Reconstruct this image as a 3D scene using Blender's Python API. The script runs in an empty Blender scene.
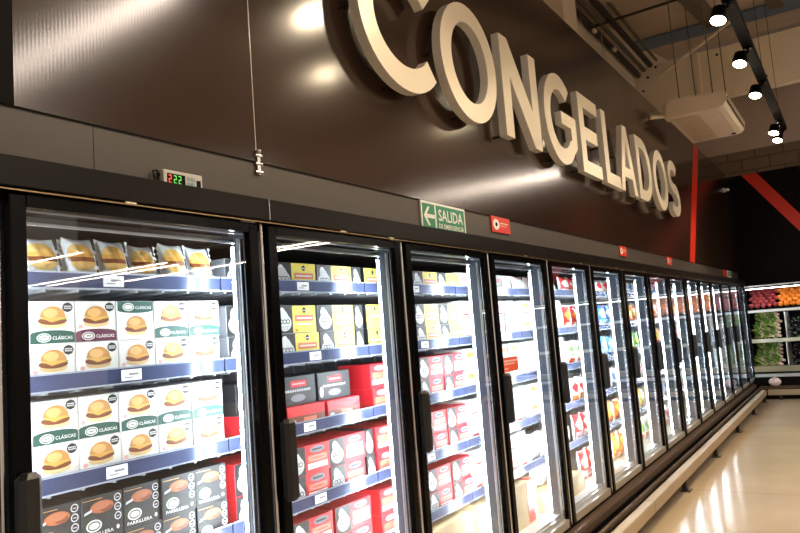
import bpy, math, random
from mathutils import Vector, Matrix
from mathutils.geometry import tessellate_polygon
random.seed(7)
H = 1.40            # eye height; heights below are written relative to the eye and shifted by H
W = 0.78            # door pitch
Y0 = 1.551 - W      # left edge of the first door
ND = 15
col = bpy.context.scene.collection
scn = bpy.context.scene

# ------------------------------------------------------------------ materials
MATS = {}
def mat(name, c, rough=.5, metal=0., emit=0., spec=.5, noise=0., nscale=8., bump=0., coat=0.):
    if name in MATS: return MATS[name]
    m = bpy.data.materials.new(name); m.use_nodes = True
    nt = m.node_tree; b = nt.nodes['Principled BSDF']
    c4 = (c[0], c[1], c[2], 1)
    b.inputs['Base Color'].default_value = c4
    b.inputs['Roughness'].default_value = rough
    b.inputs['Metallic'].default_value = metal
    b.inputs['Specular IOR Level'].default_value = spec
    if coat: b.inputs['Coat Weight'].default_value = coat; b.inputs['Coat Roughness'].default_value = .08
    if emit:
        b.inputs['Emission Color'].default_value = c4; b.inputs['Emission Strength'].default_value = emit
    if noise or bump:
        tc = nt.nodes.new('ShaderNodeTexCoord'); n = nt.nodes.new('ShaderNodeTexNoise')
        n.inputs['Scale'].default_value = nscale; n.inputs['Detail'].default_value = 4
        nt.links.new(tc.outputs['Object'], n.inputs['Vector'])
        if noise:
            r = nt.nodes.new('ShaderNodeMapRange'); r.inputs[1].default_value = .3; r.inputs[2].default_value = .7
            r.inputs[3].default_value = 1 - noise; r.inputs[4].default_value = 1 + noise
            mx = nt.nodes.new('ShaderNodeVectorMath'); mx.operation = 'SCALE'
            mx.inputs[0].default_value = c[:3]
            nt.links.new(n.outputs['Fac'], r.inputs[0]); nt.links.new(r.outputs[0], mx.inputs['Scale'])
            nt.links.new(mx.outputs[0], b.inputs['Base Color'])
        if bump:
            bp = nt.nodes.new('ShaderNodeBump'); bp.inputs['Strength'].default_value = bump
            bp.inputs['Distance'].default_value = .01
            nt.links.new(n.outputs['Fac'], bp.inputs['Height']); nt.links.new(bp.outputs[0], b.inputs['Normal'])
    MATS[name] = m
    return m

def glass_mat():
    m = bpy.data.materials.new('door glass'); m.use_nodes = True; nt = m.node_tree
    for n in list(nt.nodes): nt.nodes.remove(n)
    out = nt.nodes.new('ShaderNodeOutputMaterial'); mix = nt.nodes.new('ShaderNodeMixShader')
    tr = nt.nodes.new('ShaderNodeBsdfTransparent'); tr.inputs[0].default_value = (.97, .985, .98, 1)
    gl = nt.nodes.new('ShaderNodeBsdfGlossy'); gl.inputs['Roughness'].default_value = .012
    lw = nt.nodes.new('ShaderNodeLayerWeight'); lw.inputs['Blend'].default_value = .5
    p = nt.nodes.new('ShaderNodeMath'); p.operation = 'POWER'; p.inputs[1].default_value = 4.0
    ma = nt.nodes.new('ShaderNodeMath'); ma.operation = 'MULTIPLY_ADD'; ma.inputs[1].default_value = .9; ma.inputs[2].default_value = .055
    nt.links.new(lw.outputs['Facing'], p.inputs[0]); nt.links.new(p.outputs[0], ma.inputs[0])
    nt.links.new(ma.outputs[0], mix.inputs[0]); nt.links.new(tr.outputs[0], mix.inputs[1]); nt.links.new(gl.outputs[0], mix.inputs[2])
    # gentle bow of the panes bends what they mirror
    tc = nt.nodes.new('ShaderNodeTexCoord'); n = nt.nodes.new('ShaderNodeTexNoise'); n.inputs['Scale'].default_value = 1.1; n.inputs['Detail'].default_value = 0
    bp = nt.nodes.new('ShaderNodeBump'); bp.inputs['Strength'].default_value = .12; bp.inputs['Distance'].default_value = .03
    nt.links.new(tc.outputs['Object'], n.inputs['Vector']); nt.links.new(n.outputs['Fac'], bp.inputs['Height'])
    nt.links.new(bp.outputs[0], gl.inputs['Normal'])
    nt.links.new(mix.outputs[0], out.inputs[0])
    return m

def wave_panel_mat(name, c, rough):
    """brown laminate with fine upright ribs"""
    m = mat(name, c, rough, 0, spec=.8)
    nt = m.node_tree; b = nt.nodes['Principled BSDF']
    tc = nt.nodes.new('ShaderNodeTexCoord'); w = nt.nodes.new('ShaderNodeTexWave')
    w.wave_type = 'BANDS'; w.bands_direction = 'Y'; w.inputs['Scale'].default_value = 32
    nz = nt.nodes.new('ShaderNodeTexNoise'); nz.inputs['Scale'].default_value = 2.5; nz.inputs['Detail'].default_value = 1
    mr = nt.nodes.new('ShaderNodeMapRange'); mr.inputs[3].default_value = rough - .02; mr.inputs[4].default_value = rough + .03
    bp = nt.nodes.new('ShaderNodeBump'); bp.inputs['Strength'].default_value = .035; bp.inputs['Distance'].default_value = .0008
    nt.links.new(tc.outputs['Object'], w.inputs['Vector']); nt.links.new(tc.outputs['Object'], nz.inputs['Vector'])
    nt.links.new(w.outputs['Fac'], bp.inputs['Height']); nt.links.new(bp.outputs[0], b.inputs['Normal'])
    
    return m

def brick_mat():
    m = mat('painted block', (.16, .12, .085), .8)
    nt = m.node_tree; b = nt.nodes['Principled BSDF']
    tc = nt.nodes.new('ShaderNodeTexCoord'); mp = nt.nodes.new('ShaderNodeMapping'); mp.inputs['Rotation'].default_value = (math.pi/2, 0, 0)
    br = nt.nodes.new('ShaderNodeTexBrick'); br.inputs['Scale'].default_value = 1
    br.inputs['Color1'].default_value = (.17, .125, .085, 1); br.inputs['Color2'].default_value = (.14, .105, .07, 1); br.inputs['Mortar'].default_value = (.08, .06, .04, 1)
    br.inputs['Brick Width'].default_value = .40; br.inputs['Row Height'].default_value = .19; br.inputs['Mortar Size'].default_value = .012
    nt.links.new(tc.outputs['Object'], mp.inputs[0]); nt.links.new(mp.outputs[0], br.inputs['Vector']); nt.links.new(br.outputs['Color'], b.inputs['Base Color'])
    return m

def floor_mat():
    m = mat('polished floor', (.62, .5, .36), .17, spec=.6)
    nt = m.node_tree; b = nt.nodes['Principled BSDF']
    tc = nt.nodes.new('ShaderNodeTexCoord'); n = nt.nodes.new('ShaderNodeTexNoise'); n.inputs['Scale'].default_value = 1.3; n.inputs['Detail'].default_value = 8
    cr = nt.nodes.new('ShaderNodeValToRGB'); cr.color_ramp.elements[0].position = .3; cr.color_ramp.elements[1].position = .7
    cr.color_ramp.elements[0].color = (.50, .40, .275, 1); cr.color_ramp.elements[1].color = (.62, .50, .35, 1)
    br = nt.nodes.new('ShaderNodeTexBrick'); br.offset = 0; br.inputs['Scale'].default_value = 1
    br.inputs['Brick Width'].default_value = 3; br.inputs['Row Height'].default_value = 3; br.inputs['Mortar Size'].default_value = .006
    br.inputs['Color1'].default_value = (1, 1, 1, 1); br.inputs['Color2'].default_value = (1, 1, 1, 1); br.inputs['Mortar'].default_value = (.7, .68, .65, 1)
    mu = nt.nodes.new('ShaderNodeMix'); mu.data_type = 'RGBA'; mu.blend_type = 'MULTIPLY'; mu.inputs[0].default_value = 1
    nt.links.new(tc.outputs['Object'], n.inputs['Vector']); nt.links.new(tc.outputs['Object'], br.inputs['Vector'])
    nt.links.new(n.outputs['Fac'], cr.inputs[0]); nt.links.new(cr.outputs[0], mu.inputs[6]); nt.links.new(br.outputs['Color'], mu.inputs[7])
    nt.links.new(mu.outputs[2], b.inputs['Base Color'])
    n2 = nt.nodes.new('ShaderNodeTexNoise'); n2.inputs['Scale'].default_value = 5; n2.inputs['Detail'].default_value = 3
    bp = nt.nodes.new('ShaderNodeBump'); bp.inputs['Strength'].default_value = .05; bp.inputs['Distance'].default_value = .02
    nt.links.new(tc.outputs['Object'], n2.inputs['Vector']); nt.links.new(n2.outputs['Fac'], bp.inputs['Height']); nt.links.new(bp.outputs[0], b.inputs['Normal'])
    return m

GLASS = glass_mat()
BROWN = wave_panel_mat('brown laminate', (.032, .0165, .0105), .155)
BRICK = brick_mat(); FLOOR = floor_mat()
GREYBAND = mat('grey brown band', (.070, .060, .048), .4)
HEAD = mat('dark anodised metal', (.0075, .006, .0045), .3, 0, spec=.15)
BLACK = mat('black metal', (.0015, .0015, .002), .22, spec=.1)
BLACKM = mat('matt black', (.004, .0035, .0035), .6, spec=.08)
CHROME = mat('chrome trim', (.7, .7, .72), .22, 1)
ALU = mat('aluminium', (.55, .60, .66), .3, .7)
WHITEM = mat('white enamel', (.8, .82, .84), .35)
INNER = mat('freezer liner', (.20, .21, .23), .45)
DECK = mat('freezer deck', (.62, .58, .5), .4)
RAILBLUE = mat('blue price rail', (.062, .08, .17), .22, .25)
TAGW = mat('price paper', (.82, .83, .85), .5)
SHELFM = mat('shelf wire grey', (.35, .36, .38), .4, .4)
HANDLE = mat('handle plastic', (.010, .011, .012), .38)
KICK = mat('bronze plinth', (.12, .078, .048), .32, .5)
BUMPER = mat('beige bumper', (.40, .31, .20), .45, noise=.08, nscale=3)
LETTER = mat('brushed letter', (.88, .80, .64), .36, .2)
BEIGEW = mat('beige wall sheet', (.74, .64, .51), .7, noise=.06, nscale=1)
BEIGEB = mat('beige beam', (.84, .73, .57), .7, noise=.05, nscale=1)
MAUVE = mat('mauve wall', (.46, .37, .33), .8)
CEIL = mat('roof insulation', (.60, .49, .38), .75, noise=.1, nscale=1.5, bump=.15)
STEEL = mat('olive steel', (.115, .10, .07), .6)
DARKST = mat('dark steel', (.03, .024, .018), .5, .2)
RED = mat('red stripe paint', (.60, .025, .012), .35)
WHITE = mat('white paper', (.85, .85, .83), .55)
ACW = mat('warm white plastic', (.78, .66, .53), .45)
LED = mat('led tube', (.86, .94, 1.0), .4, emit=70)
WARML = mat('warm lamp face', (1, .80, .52), .4, emit=28)
COOLL = mat('batten lamp face', (1, .84, .70), .4, emit=24)
STRIPL = mat('case strip lamp', (1, .97, .9), .4, emit=7)

# ------------------------------------------------------------------ mesh builder
TXT = {}
def text_geo(s):
    if s in TXT: return TXT[s]
    cu = bpy.data.curves.new('t', 'FONT'); cu.body = s; cu.size = 1; cu.resolution_u = 2; cu.offset = .012
    o = bpy.data.objects.new('t', cu); col.objects.link(o)
    dg = bpy.context.evaluated_depsgraph_get(); dg.update()
    me = o.evaluated_get(dg).to_mesh()
    v = [(p.co.x, p.co.y) for p in me.vertices]; f = [tuple(q.vertices) for q in me.polygons]
    xs = [a for a, b in v]; ys = [b for a, b in v]
    w = max(xs) - min(xs); h = max(ys) - min(ys)
    v = [((a - min(xs)) / w, (b - min(ys)) / h) for a, b in v]
    o.evaluated_get(dg).to_mesh_clear(); bpy.data.objects.remove(o); bpy.data.curves.remove(cu)
    TXT[s] = (v, f); return TXT[s]

class MB:
    def __init__(s): s.v = []; s.f = []; s.mi = []; s.m = []; s.sm = []
    def _m(s, m):
        if m not in s.m: s.m.append(m)
        return s.m.index(m)
    def add(s, vs, fs, m, smooth=False):
        o = len(s.v); s.v += [tuple(v) for v in vs]; k = s._m(m)
        for f in fs: s.f.append(tuple(i + o for i in f)); s.mi.append(k); s.sm.append(smooth)
        return s
    def box(s, x0, x1, y0, y1, z0, z1, m, b=0.):
        if x0 > x1: x0, x1 = x1, x0
        if b <= 0:
            vs = [(x, y, z) for x in (x0, x1) for y in (y0, y1) for z in (z0, z1)]
            return s.add(vs, [(0, 1, 3, 2), (4, 6, 7, 5), (0, 4, 5, 1), (2, 3, 7, 6), (0, 2, 6, 4), (1, 5, 7, 3)], m)
        # chamfered box: octagon-ish rings along z
        def ring(z, i):
            a, c, d, e = x0 + i, x1 - i, y0 + i, y1 - i; q = b
            return [(a + q, d, z), (c - q, d, z), (c, d + q, z), (c, e - q, z), (c - q, e, z), (a + q, e, z), (a, e - q, z), (a, d + q, z)]
        vs = ring(z0, b * .7) + ring(z0 + b, 0) + ring(z1 - b, 0) + ring(z1, b * .7); fs = [tuple(range(7, -1, -1)), tuple(range(24, 32))]
        for r in range(3):
            for i in range(8):
                j = (i + 1) % 8; fs.append((r*8+i, r*8+j, r*8+8+j, r*8+8+i))
        return s.add(vs, fs, m)
    def cyl(s, p0, p1, r0, m, n=10, r1=None, caps=True, smooth=True):
        p0, p1 = Vector(p0), Vector(p1); r1 = r0 if r1 is None else r1
        d = (p1 - p0).normalized(); a = d.orthogonal().normalized(); b = d.cross(a)
        vs = []
        for p, r in ((p0, r0), (p1, r1)):
            for i in range(n):
                t = 2 * math.pi * i / n; vs.append(p + a * (r * math.cos(t)) + b * (r * math.sin(t)))
        s.add(vs, [(i, (i + 1) % n, n + (i + 1) % n, n + i) for i in range(n)], m, smooth)
        if caps: s.add(vs, [tuple(range(n - 1, -1, -1)), tuple(range(n, 2 * n))], m)
        return s
    def tube(s, pts, r, m, n=8):
        for a, b in zip(pts[:-1], pts[1:]): s.cyl(a, b, r, m, n)
        return s
    def ball(s, c, rx, ry, rz, m, nu=12, nv=8, fn=None):
        vs = [(c[0], c[1], c[2] - rz)]
        for j in range(1, nv):
            ph = -math.pi/2 + math.pi * j / nv
            for i in range(nu):
                t = 2 * math.pi * i / nu; k = fn(t, ph) if fn else 1
                vs.append((c[0] + rx * k * math.cos(ph) * math.cos(t), c[1] + ry * k * math.cos(ph) * math.sin(t), c[2] + rz * k * math.sin(ph)))
        vs.append((c[0], c[1], c[2] + rz)); fs = [(0, 1 + (i + 1) % nu, 1 + i) for i in range(nu)]
        for j in range(nv - 2):
            for i in range(nu): a = 1 + j * nu; fs.append((a + i, a + (i + 1) % nu, a + nu + (i + 1) % nu, a + nu + i))
        a = 1 + (nv - 2) * nu; L = len(vs) - 1; fs += [(a + i, a + (i + 1) % nu, L) for i in range(nu)]
        return s.add(vs, fs, m, True)
    def prism(s, loops, fmap, m, mside=None):
        """loops: list of 2-D outlines (first outer, rest holes); fmap(u, w, front) -> xyz"""
        flat = [p for l in loops for p in l]; n = len(flat)
        tri = tessellate_polygon([[Vector((p[0], p[1], 0)) for p in l] for l in loops])
        fr = [fmap(u, w, True) for u, w in flat]; bk = [fmap(u, w, False) for u, w in flat]
        s.add(fr, [tuple(t) for t in tri], m); s.add(bk, [tuple(t) for t in tri], m)
        o = 0
        for l in loops:
            k = len(l); vs = fr[o:o+k] + bk[o:o+k]
            s.add(vs, [(i, (i + 1) % k, k + (i + 1) % k, k + i) for i in range(k)], mside or m); o += k
        return s
    # flat print on a face looking to +x : u runs along y, w along z
    def rect(s, x, u0, u1, w0, w1, m): return s.add([(x, u0, w0), (x, u1, w0), (x, u1, w1), (x, u0, w1)], [(0, 1, 2, 3)], m)
    def ell(s, x, u, w, ru, rw, m, t0=0, t1=360, n=18):
        k = max(4, int(n * (t1 - t0) / 360)); full = t1 - t0 >= 359.9
        pts = [(x, u + ru * math.cos(math.radians(t0 + (t1 - t0) * i / k)), w + rw * math.sin(math.radians(t0 + (t1 - t0) * i / k))) for i in range(k if full else k + 1)]
        return s.add(pts, [tuple(range(len(pts)))], m)
    def ringp(s, x, u, w, ru, rw, t, m, n=16):
        vs = []
        for i in range(n):
            a = 2 * math.pi * i / n; vs += [(x, u + ru * math.cos(a), w + rw * math.sin(a)), (x, u + (ru - t) * math.cos(a), w + (rw - t) * math.sin(a))]
        return s.add(vs, [(2*i, 2*((i+1) % n), 2*((i+1) % n)+1, 2*i+1) for i in range(n)], m)
    def poly(s, x, pts, m): return s.add([(x, u, w) for u, w in pts], [tuple(range(len(pts)))], m)
    def text(s, x, t, u0, u1, w0, w1, m):
        v, f = text_geo(t); return s.add([(x, u0 + (u1 - u0) * a, w0 + (w1 - w0) * b) for a, b in v], f, m)
    def mesh(s, name):
        me = bpy.data.meshes.new(name); me.from_pydata(s.v, [], s.f)
        for m in s.m: me.materials.append(m)
        me.polygons.foreach_set('material_index', s.mi); me.polygons.foreach_set('use_smooth', s.sm)
        me.update(); return me
    def build(s, name, parent=None, loc=None, rz=0):
        o = bpy.data.objects.new(name, s.mesh(name)); col.objects.link(o)
        if parent: o.parent = parent
        if loc: o.location = loc
        if rz: o.rotation_euler.z = rz
        return o

def empty(name, loc=(0, 0, 0)):
    o = bpy.data.objects.new(name, None); col.objects.link(o); o.location = loc; o.empty_display_size = .1; return o
def tag(o, label, cat, group=None):
    o['label'] = label; o['category'] = cat
    if group: o['group'] = group
    return o
def struct(o): o['kind'] = 'structure'; return o
def copy_tree(o, parent=None):
    c = o.copy(); col.objects.link(c); c.parent = parent
    for ch in list(o.children): copy_tree(ch, c)
    return c
ORD = ['first', 'second', 'third', 'fourth', 'fifth', 'sixth', 'seventh', 'eighth', 'ninth', 'tenth', 'eleventh', 'twelfth', 'thirteenth', 'fourteenth', 'fifteenth', 'sixteenth']

# ------------------------------------------------------------------ the setting
PX = -.06                                  # face of the brown panels
YB = 12.40                                 # back wall
MB().box(-1.0, 18, -4, 13.3, -.1, 0, FLOOR).build('floor')
struct(bpy.data.objects['floor'])
def ceil_z(y): return H + 4.0 + .178 * (y - 10.15)
m = MB()
m.add([(-1.1, -4, ceil_z(-4)), (18, -4, ceil_z(-4)), (18, 13.3, ceil_z(13.3)), (-1.1, 13.3, ceil_z(13.3)),
       (-1.1, -4, ceil_z(-4)+.15), (18, -4, ceil_z(-4)+.15), (18, 13.3, ceil_z(13.3)+.15), (-1.1, 13.3, ceil_z(13.3)+.15)],
      [(0, 3, 2, 1), (4, 5, 6, 7), (0, 1, 5, 4), (1, 2, 6, 5), (2, 3, 7, 6), (3, 0, 4, 7)], CEIL)
struct(m.build('ceiling'))
# brown cladding panels above the freezers
m = MB(); seams = [-1.2, .832, 1.600, 4.0, 6.4, 8.8, 11.2, YB]
for a, b in zip(seams[:-1], seams[1:]): m.box(PX - .03, PX, a + .0012, b - .0012, H + .585, H + 2.2, BROWN)
m.box(PX - .05, PX - .03, -1.2, YB, H + .44, H + 2.19, BLACKM)
m.box(PX - .0305, PX + .001, .800, .831, H + .585, H + 2.2, BLACKM)
m.box(PX - .03, PX + .0006, 1.600, 1.6035, H + .60, H + 2.2, CHROME)
# grey brown band with its seams
bs = [-1.2, 1.03, 3.4, 5.8, 8.2, 10.6, YB]
for a, b in zip(bs[:-1], bs[1:]): m.box(PX - .03, PX - .002, a + .001, b - .001, H + .40, H + .583, GREYBAND)
m.box(PX - .0005, PX + .001, -1.2, YB, H + .582, H + .587, BLACKM)
struct(m.build('wall_left'))
# slanted red stripe on the brown cladding near the corner
m = MB(); xa = PX + .003
m.add([(xa, 8.55, H+.587), (xa, 8.83, H+.587), (xa, 10.05, H+2.2), (xa, 9.70, H+2.2), (PX, 8.55, H+.587), (PX, 8.83, H+.587), (PX, 10.05, H+2.2), (PX, 9.70, H+2.2)],
      [(0, 1, 2, 3), (0, 4, 5, 1), (1, 5, 6, 2), (2, 6, 7, 3), (3, 7, 4, 0)], RED)
struct(m.build('trim_1'))
# beige sheet wall behind and above
m = MB(); m.box(-.9, -.8, 1, 12.9, H + .42, H + 4.5, BEIGEW)
for y in (6.86,): m.box(-.8, -.62, y - .22, y + .2, H + 1.9, H + 3.6, BEIGEB)
struct(m.build('wall_upper'))
# back wall: black cladding, block courses, mauve sheet
m = MB()
for a, b in ((-.9, .95), (.95, 2.15), (2.15, 3.35), (3.35, 4.55), (4.55, 18)): m.box(a + .004, b - .004, YB, YB + .06, H + .42, H + 2.15, BLACKM)
m.box(-.9, 18, YB + .05, YB + .15, H + .42, H + 2.15, BLACK)
m.box(-.9, 18, YB + .01, YB + .14, H + 2.15, H + 2.54, BRICK)
m.box(-.9, 18, YB + .02, YB + .14, H + 2.54, H + 4.3, MAUVE)
m.box(-.9, 18, 13.2, 13.3, 0, H + 4.3, BLACKM)
struct(m.build('wall_back'))
# red slanting stripes on the back wall
def stripe(x0, z0, x1, z1, wd):
    mm = MB(); y = YB - .004
    mm.add([(x0, y, z0), (x0 + wd, y, z0), (x1 + wd, y, z1), (x1, y, z1), (x0, YB, z0), (x0 + wd, YB, z0), (x1 + wd, YB, z1), (x1, YB, z1)],
           [(0, 1, 2, 3), (0, 4, 5, 1), (1, 5, 6, 2), (2, 6, 7, 3), (3, 7, 4, 0)], RED); return mm
struct(stripe(.17, H + 2.149, 1.36, H + .45, .22).build('trim_2'))
struct(stripe(3.3, H + .45, 2.1, H + 2.149, .22).build('trim_3'))
# ceiling beam, purlins, braces, conduits
m = MB(); m.box(-.8, 12, 10.15, 10.30, H + 2.86, H + 3.54, BEIGEB)
for x in (.02, 1.6, 3.2): m.box(x, x + .05, 10.11, 10.15, H + 2.86, H + 3.54, BEIGEB)
for x, z in ((-.62, 3.38), (-.7, 3.2), (-.5, 3.5), (.3, 3.45), (.85, 3.0)): m.cyl((x, 10.149, H+z), (x, 10.14, H+z), .018, DARKST)
struct(m.build('trim_4'))
def purlin(x, w, h, mt, nm, y0=2, y1=10.14):
    m = MB(); vs = []
    for y in (y0, y1):
        for dz in (-.002, -h):
            for xx in (x, x + w): vs.append((xx, y, ceil_z(y) + dz))
    m.add(vs, [(0, 1, 3, 2), (4, 6, 7, 5), (0, 4, 5, 1), (2, 3, 7, 6), (0, 2, 6, 4), (1, 5, 7, 3)], mt)
    return struct(m.build(nm))
purlin(.20, .17, .14, STEEL, 'trim_5'); purlin(.98, .17, .14, STEEL, 'trim_6'); purlin(2.0, .17, .14, STEEL, 'trim_7')
m = MB()
for x, r, z, mt in ((-.74, .035, 3.44, DARKST), (-.66, .028, 3.50, STEEL), (-.57, .04, 3.55, DARKST), (-.48, .02, 3.60, STEEL)):
    m.cyl((x, 6.5, H + z - .35 * 0), (x, 10.14, H + z), r, mt, 10)
o = m.build('ceiling_conduit'); tag(o, 'dark parallel conduits running along the top of the beige wall', 'conduit')
m = MB(); m.cyl((-.72, 8.1, H + 3.48), (2.2, 8.1, H + 3.52), .016, DARKST)
tag(m.build('ceiling_cross_pipe'), 'thin dark pipe crossing the roof above the long conduits', 'pipe')
m = MB(); m.cyl((-.45, 10.1, H + 3.35), (.55, 9.8, H + 3.72), .022, BEIGEB)
tag(m.build('ceiling_brace'), 'slanting beige brace in front of the big ceiling beam', 'brace')
for i, (y, x) in enumerate(((8.0, -.74), (8.75, -.72))):
    m = MB(); m.ball((x + .03, y, H + 3.38), .03, .05, .03, ACW, 10, 6); m.cyl((x, y, H+3.38), (x, y, H+3.45), .012, STEEL)
    tag(m.build('junction_knob'), ['small pale knob under the conduits nearer the viewer', 'small pale knob under the conduits nearer the beam'][i], 'fitting', 'knobs under the conduits')
m = MB(); m.cyl((-.70, 8.25, H + 3.42), (-.70, 8.25, H + 2.6), .006, ALU)
tag(m.build('hanger_rod'), 'thin upright rod hanging before the beige wall from the conduits', 'rod')
m = MB(); m.box(-1.0, 12, 10.32, 10.75, ceil_z(10.3) - .03, ceil_z(10.3) - .01, mat('blue grey skylight', (.16, .24, .36), .4))
struct(m.build('window_1'))

# ------------------------------------------------------------------ freezer cabinets
RT = [.229, -.028, -.277, -.535, -.788]     # tops of price rails
SURF = [r - .037 for r in RT]
ZT, ZB = .366, -1.131
def make_freezer():
    r = empty('display_freezer')
    m = MB()
    m.box(-.82, -.78, 0, W, H - 1.16, H + .40, INNER); m.box(-.78, -.01, 0, W, H + .35, H + .40, BLACKM)
    m.box(-.78, -.02, 0, W, H - 1.15, H - 1.10, DECK); m.box(-.10, -.05, .03, W - .03, H - 1.10, H - 1.075, ALU)
    m.box(-.05, -.045, .04, W - .04, H + .346, H + .350, ALU); m.box(-.09, -.08, .04, W - .04, H + .318, H + .324, ALU); m.box(-.6, -.11, .04, W - .04, H + .343, H + .349, BLACKM)
    for k in range(7): m.box(-.779, -.772, .06 + k * .11, .075 + k * .11, H - 1.1, H + .3, SHELFM)
    m.box(-.78, .005, 0, W, 0.05, H - 1.152, BLACKM)
    m.build('cabinet_body', r)
    # mullion post at the right boundary
    m = MB()
    MBG = mat('mullion blue grey', (.07, .09, .125), .35, spec=.4)
    m.box(-.094, -.03, W - .035, W - .0005, H - 1.10, H + .35, MBG)
    m.box(-.031, -.026, W - .030, W - .0005, H - 1.10, H + .35, ALU)
    m.box(-.094, -.03, .0005, .022, H - 1.10, H + .35, MBG)
    po = m.build('mullion', r)
    MB().cyl((-.101, W - .033, H - 1.06), (-.101, W - .033, H + .31), .0045, LED, 8).build('led_tube', po)
    MB().cyl((-.101, .019, H - 1.06), (-.101, .019, H + .31), .0045, LED, 8).build('led_tube', po)  # hidden second tube, added to light the left part of each bay
    for i in range(5):
        m = MB(); z = H + SURF[i]
        m.box(-.74, -.205, .004, W - .004, z - .008, z, SHELFM)
        for j in range(9): m.box(-.74, -.205, .02 + j * .09, .028 + j * .09, z - .016, z - .008, SHELFM)
        m.box(-.76, -.74, .004, W - .004, z - .03, z + .01, SHELFM)
        sh = m.build('shelf', r)
        z = H + RT[i]; m = MB()
        m.box(-.205, -.199, .003, W - .003, z - .046, z, RAILBLUE)
        m.box(-.2, -.196, .003, W - .003, z - .004, z, mat('rail lip', (.45, .5, .62), .2, .3)); m.box(-.2, -.196, .003, W - .003, z - .046, z - .042, mat('rail lip', (.45, .5, .62), .2, .3))
        m.build('price_rail', sh)
        ty = [.365, .41, .355, .39, .30][i]
        m = MB(); m.box(-.1985, -.196, ty, ty + .062, z - .038, z - .008, TAGW); m.rect(-.1958, ty + .022, ty + .052, z - .024, z - .018, mat('ink grey', (.25, .26, .3), .6))
        m.rect(-.1958, ty + .008, ty + .035, z - .031, z - .028, mat('ink grey', (.25, .26, .3), .6))
        m.build('price_tag', sh)
    # door
    d = MB(); a, b = .008, W - .035; ga, gb = .046, W - .072
    for (y0, y1) in ((a, ga), (gb, b)):
        d.box(-.015, .012, y0, y1, H + ZB, H + ZT, BLACK, .003)
    d.box(-.015, .012, ga, gb, H + .338, H + ZT, BLACK); d.box(-.015, .012, ga, gb, H + ZB, H + ZB + .042, mat('door foot rail', (.42, .38, .32), .3, .5))  # pale colour of the bottom rail paints in a reflection
    # silver spacer around the glass
    d.box(-.020, -.016, ga, gb, H + .334, H + .338, ALU); d.box(-.022, -.016, ga, gb, H - 1.089, H - 1.07, ALU)
    d.box(-.022, -.016, gb - .012, gb, H - 1.07, H + .322, CHROME); d.box(-.026, -.022, gb - .018, gb - .015, H - 1.07, H + .322, ALU)
    d.box(-.022, -.016, ga, ga + .008, H - 1.07, H + .322, BLACK)
    d.box(-.012, .018, b - .075, b - .012, H + ZT, H + ZT + .005, CHROME)
    do = d.build('door', r)
    MB().box(-.004, .001, ga - .005, gb + .005, H - 1.095, H + .343, GLASS).build('glass_pane', do)
    m = MB(); m.box(.012, .05, .0, .048, H - .46, H - .222, HANDLE, .011)
    m.box(.004, .02, .008, .040, H - .44, H - .40, BLACK); m.box(.004, .02, .008, .040, H - .28, H - .24, BLACK)
    m.build('handle', do)
    MB().cyl((.0, W - .012, H - 1.12), (.0, W - .012, H + .372), .0065, CHROME, 10).build('gap_strip', r)
    return r
fz = make_freezer()
for k in range(-1, ND):
    o = copy_tree(fz) if k > -1 else fz
    o.location = (0, Y0 + k * W, 0)
    tag(o, 'upright glass door freezer unit at the far left edge, mostly cut off' if k < 0 else
        'upright freezer unit with black door frame, %s whole unit from the left' % ORD[k] if k < ND - 1 else 'last upright freezer unit of the row, beside the produce case',
        'freezer', 'glass door freezer units in the row')
    if k == 3:
        d = [c for c in o.children if c.name.startswith('door')][0]
        ORG = mat('orange red sticker', (.80, .10, .035), .45)
        y0, y1, z0, z1 = .052, .235, H - .222, H - .150
        m = MB(); m.box(.0012, .0028, y0, y1, z0, z1, ORG)
        for a, w_ in ((.018, .13), (.03, .12), (.045, .07)): pass
        for (u0, u1, w0, w1) in ((.015, .165, .050, .0575), (.015, .13, .036, .043), (.015, .06, .014, .019)):
            u = u0
            while u < u1: m.rect(.0031, y0 + u, y0 + u + .0085, z0 + w0, z0 + w1, WHITE); u += .0115
        s_ = m.build('sticker', d); s_['label'] = 'orange red sticker with white lines on the glass'

# header band above doors
r = empty('freezer_header', (0, Y0 - W, 0)); tag(r, 'long dark metal header band running above all the freezer doors', 'header')
hs = [-W, .78, 3.9, 7.02, 10.14, ND * W + .02]
for a, b in zip(hs[:-1], hs[1:]):
    m = MB(); m.box(-.057, .03, a + W + .0008, b + W - .0008, H + .377, H + .443, HEAD, .002)
    m.box(-.057, .022, a + W, b + W, H + .371, H + .377, BLACKM)
    m.box(.0302, .031, a + W, a + W + .0025, H + .378, H + .442, CHROME) if a > 0 else None
    m.build('header_panel', r)
m = MB()
for y in (1.05, 1.9, 2.2, 3.5, 4.4, 5.2, 6.0, 7.3, 8.4, 9.9): m.box(.026, .0315, y + W - Y0, y + W - Y0 + .03, H + .371, H + .3755, mat('bright clip', (.75, .68, .5), .3, .6))
m.box(.024, .030, .1, ND * W, H + .3685, H + .371, mat('gold line', (.35, .25, .13), .3, .7))
m.build('header_lip', r)
m = MB(); m.box(-.78, .012, Y0 + ND * W + .0, Y0 + ND * W + .05, .02, H + .40, BLACK); m.box(.012, .016, Y0 + ND * W + .012, Y0 + ND * W + .035, .25, H + .38, DARKST)
tag(m.build('end_panel'), 'black end panel closing the freezer row at the far corner', 'panel')
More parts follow.
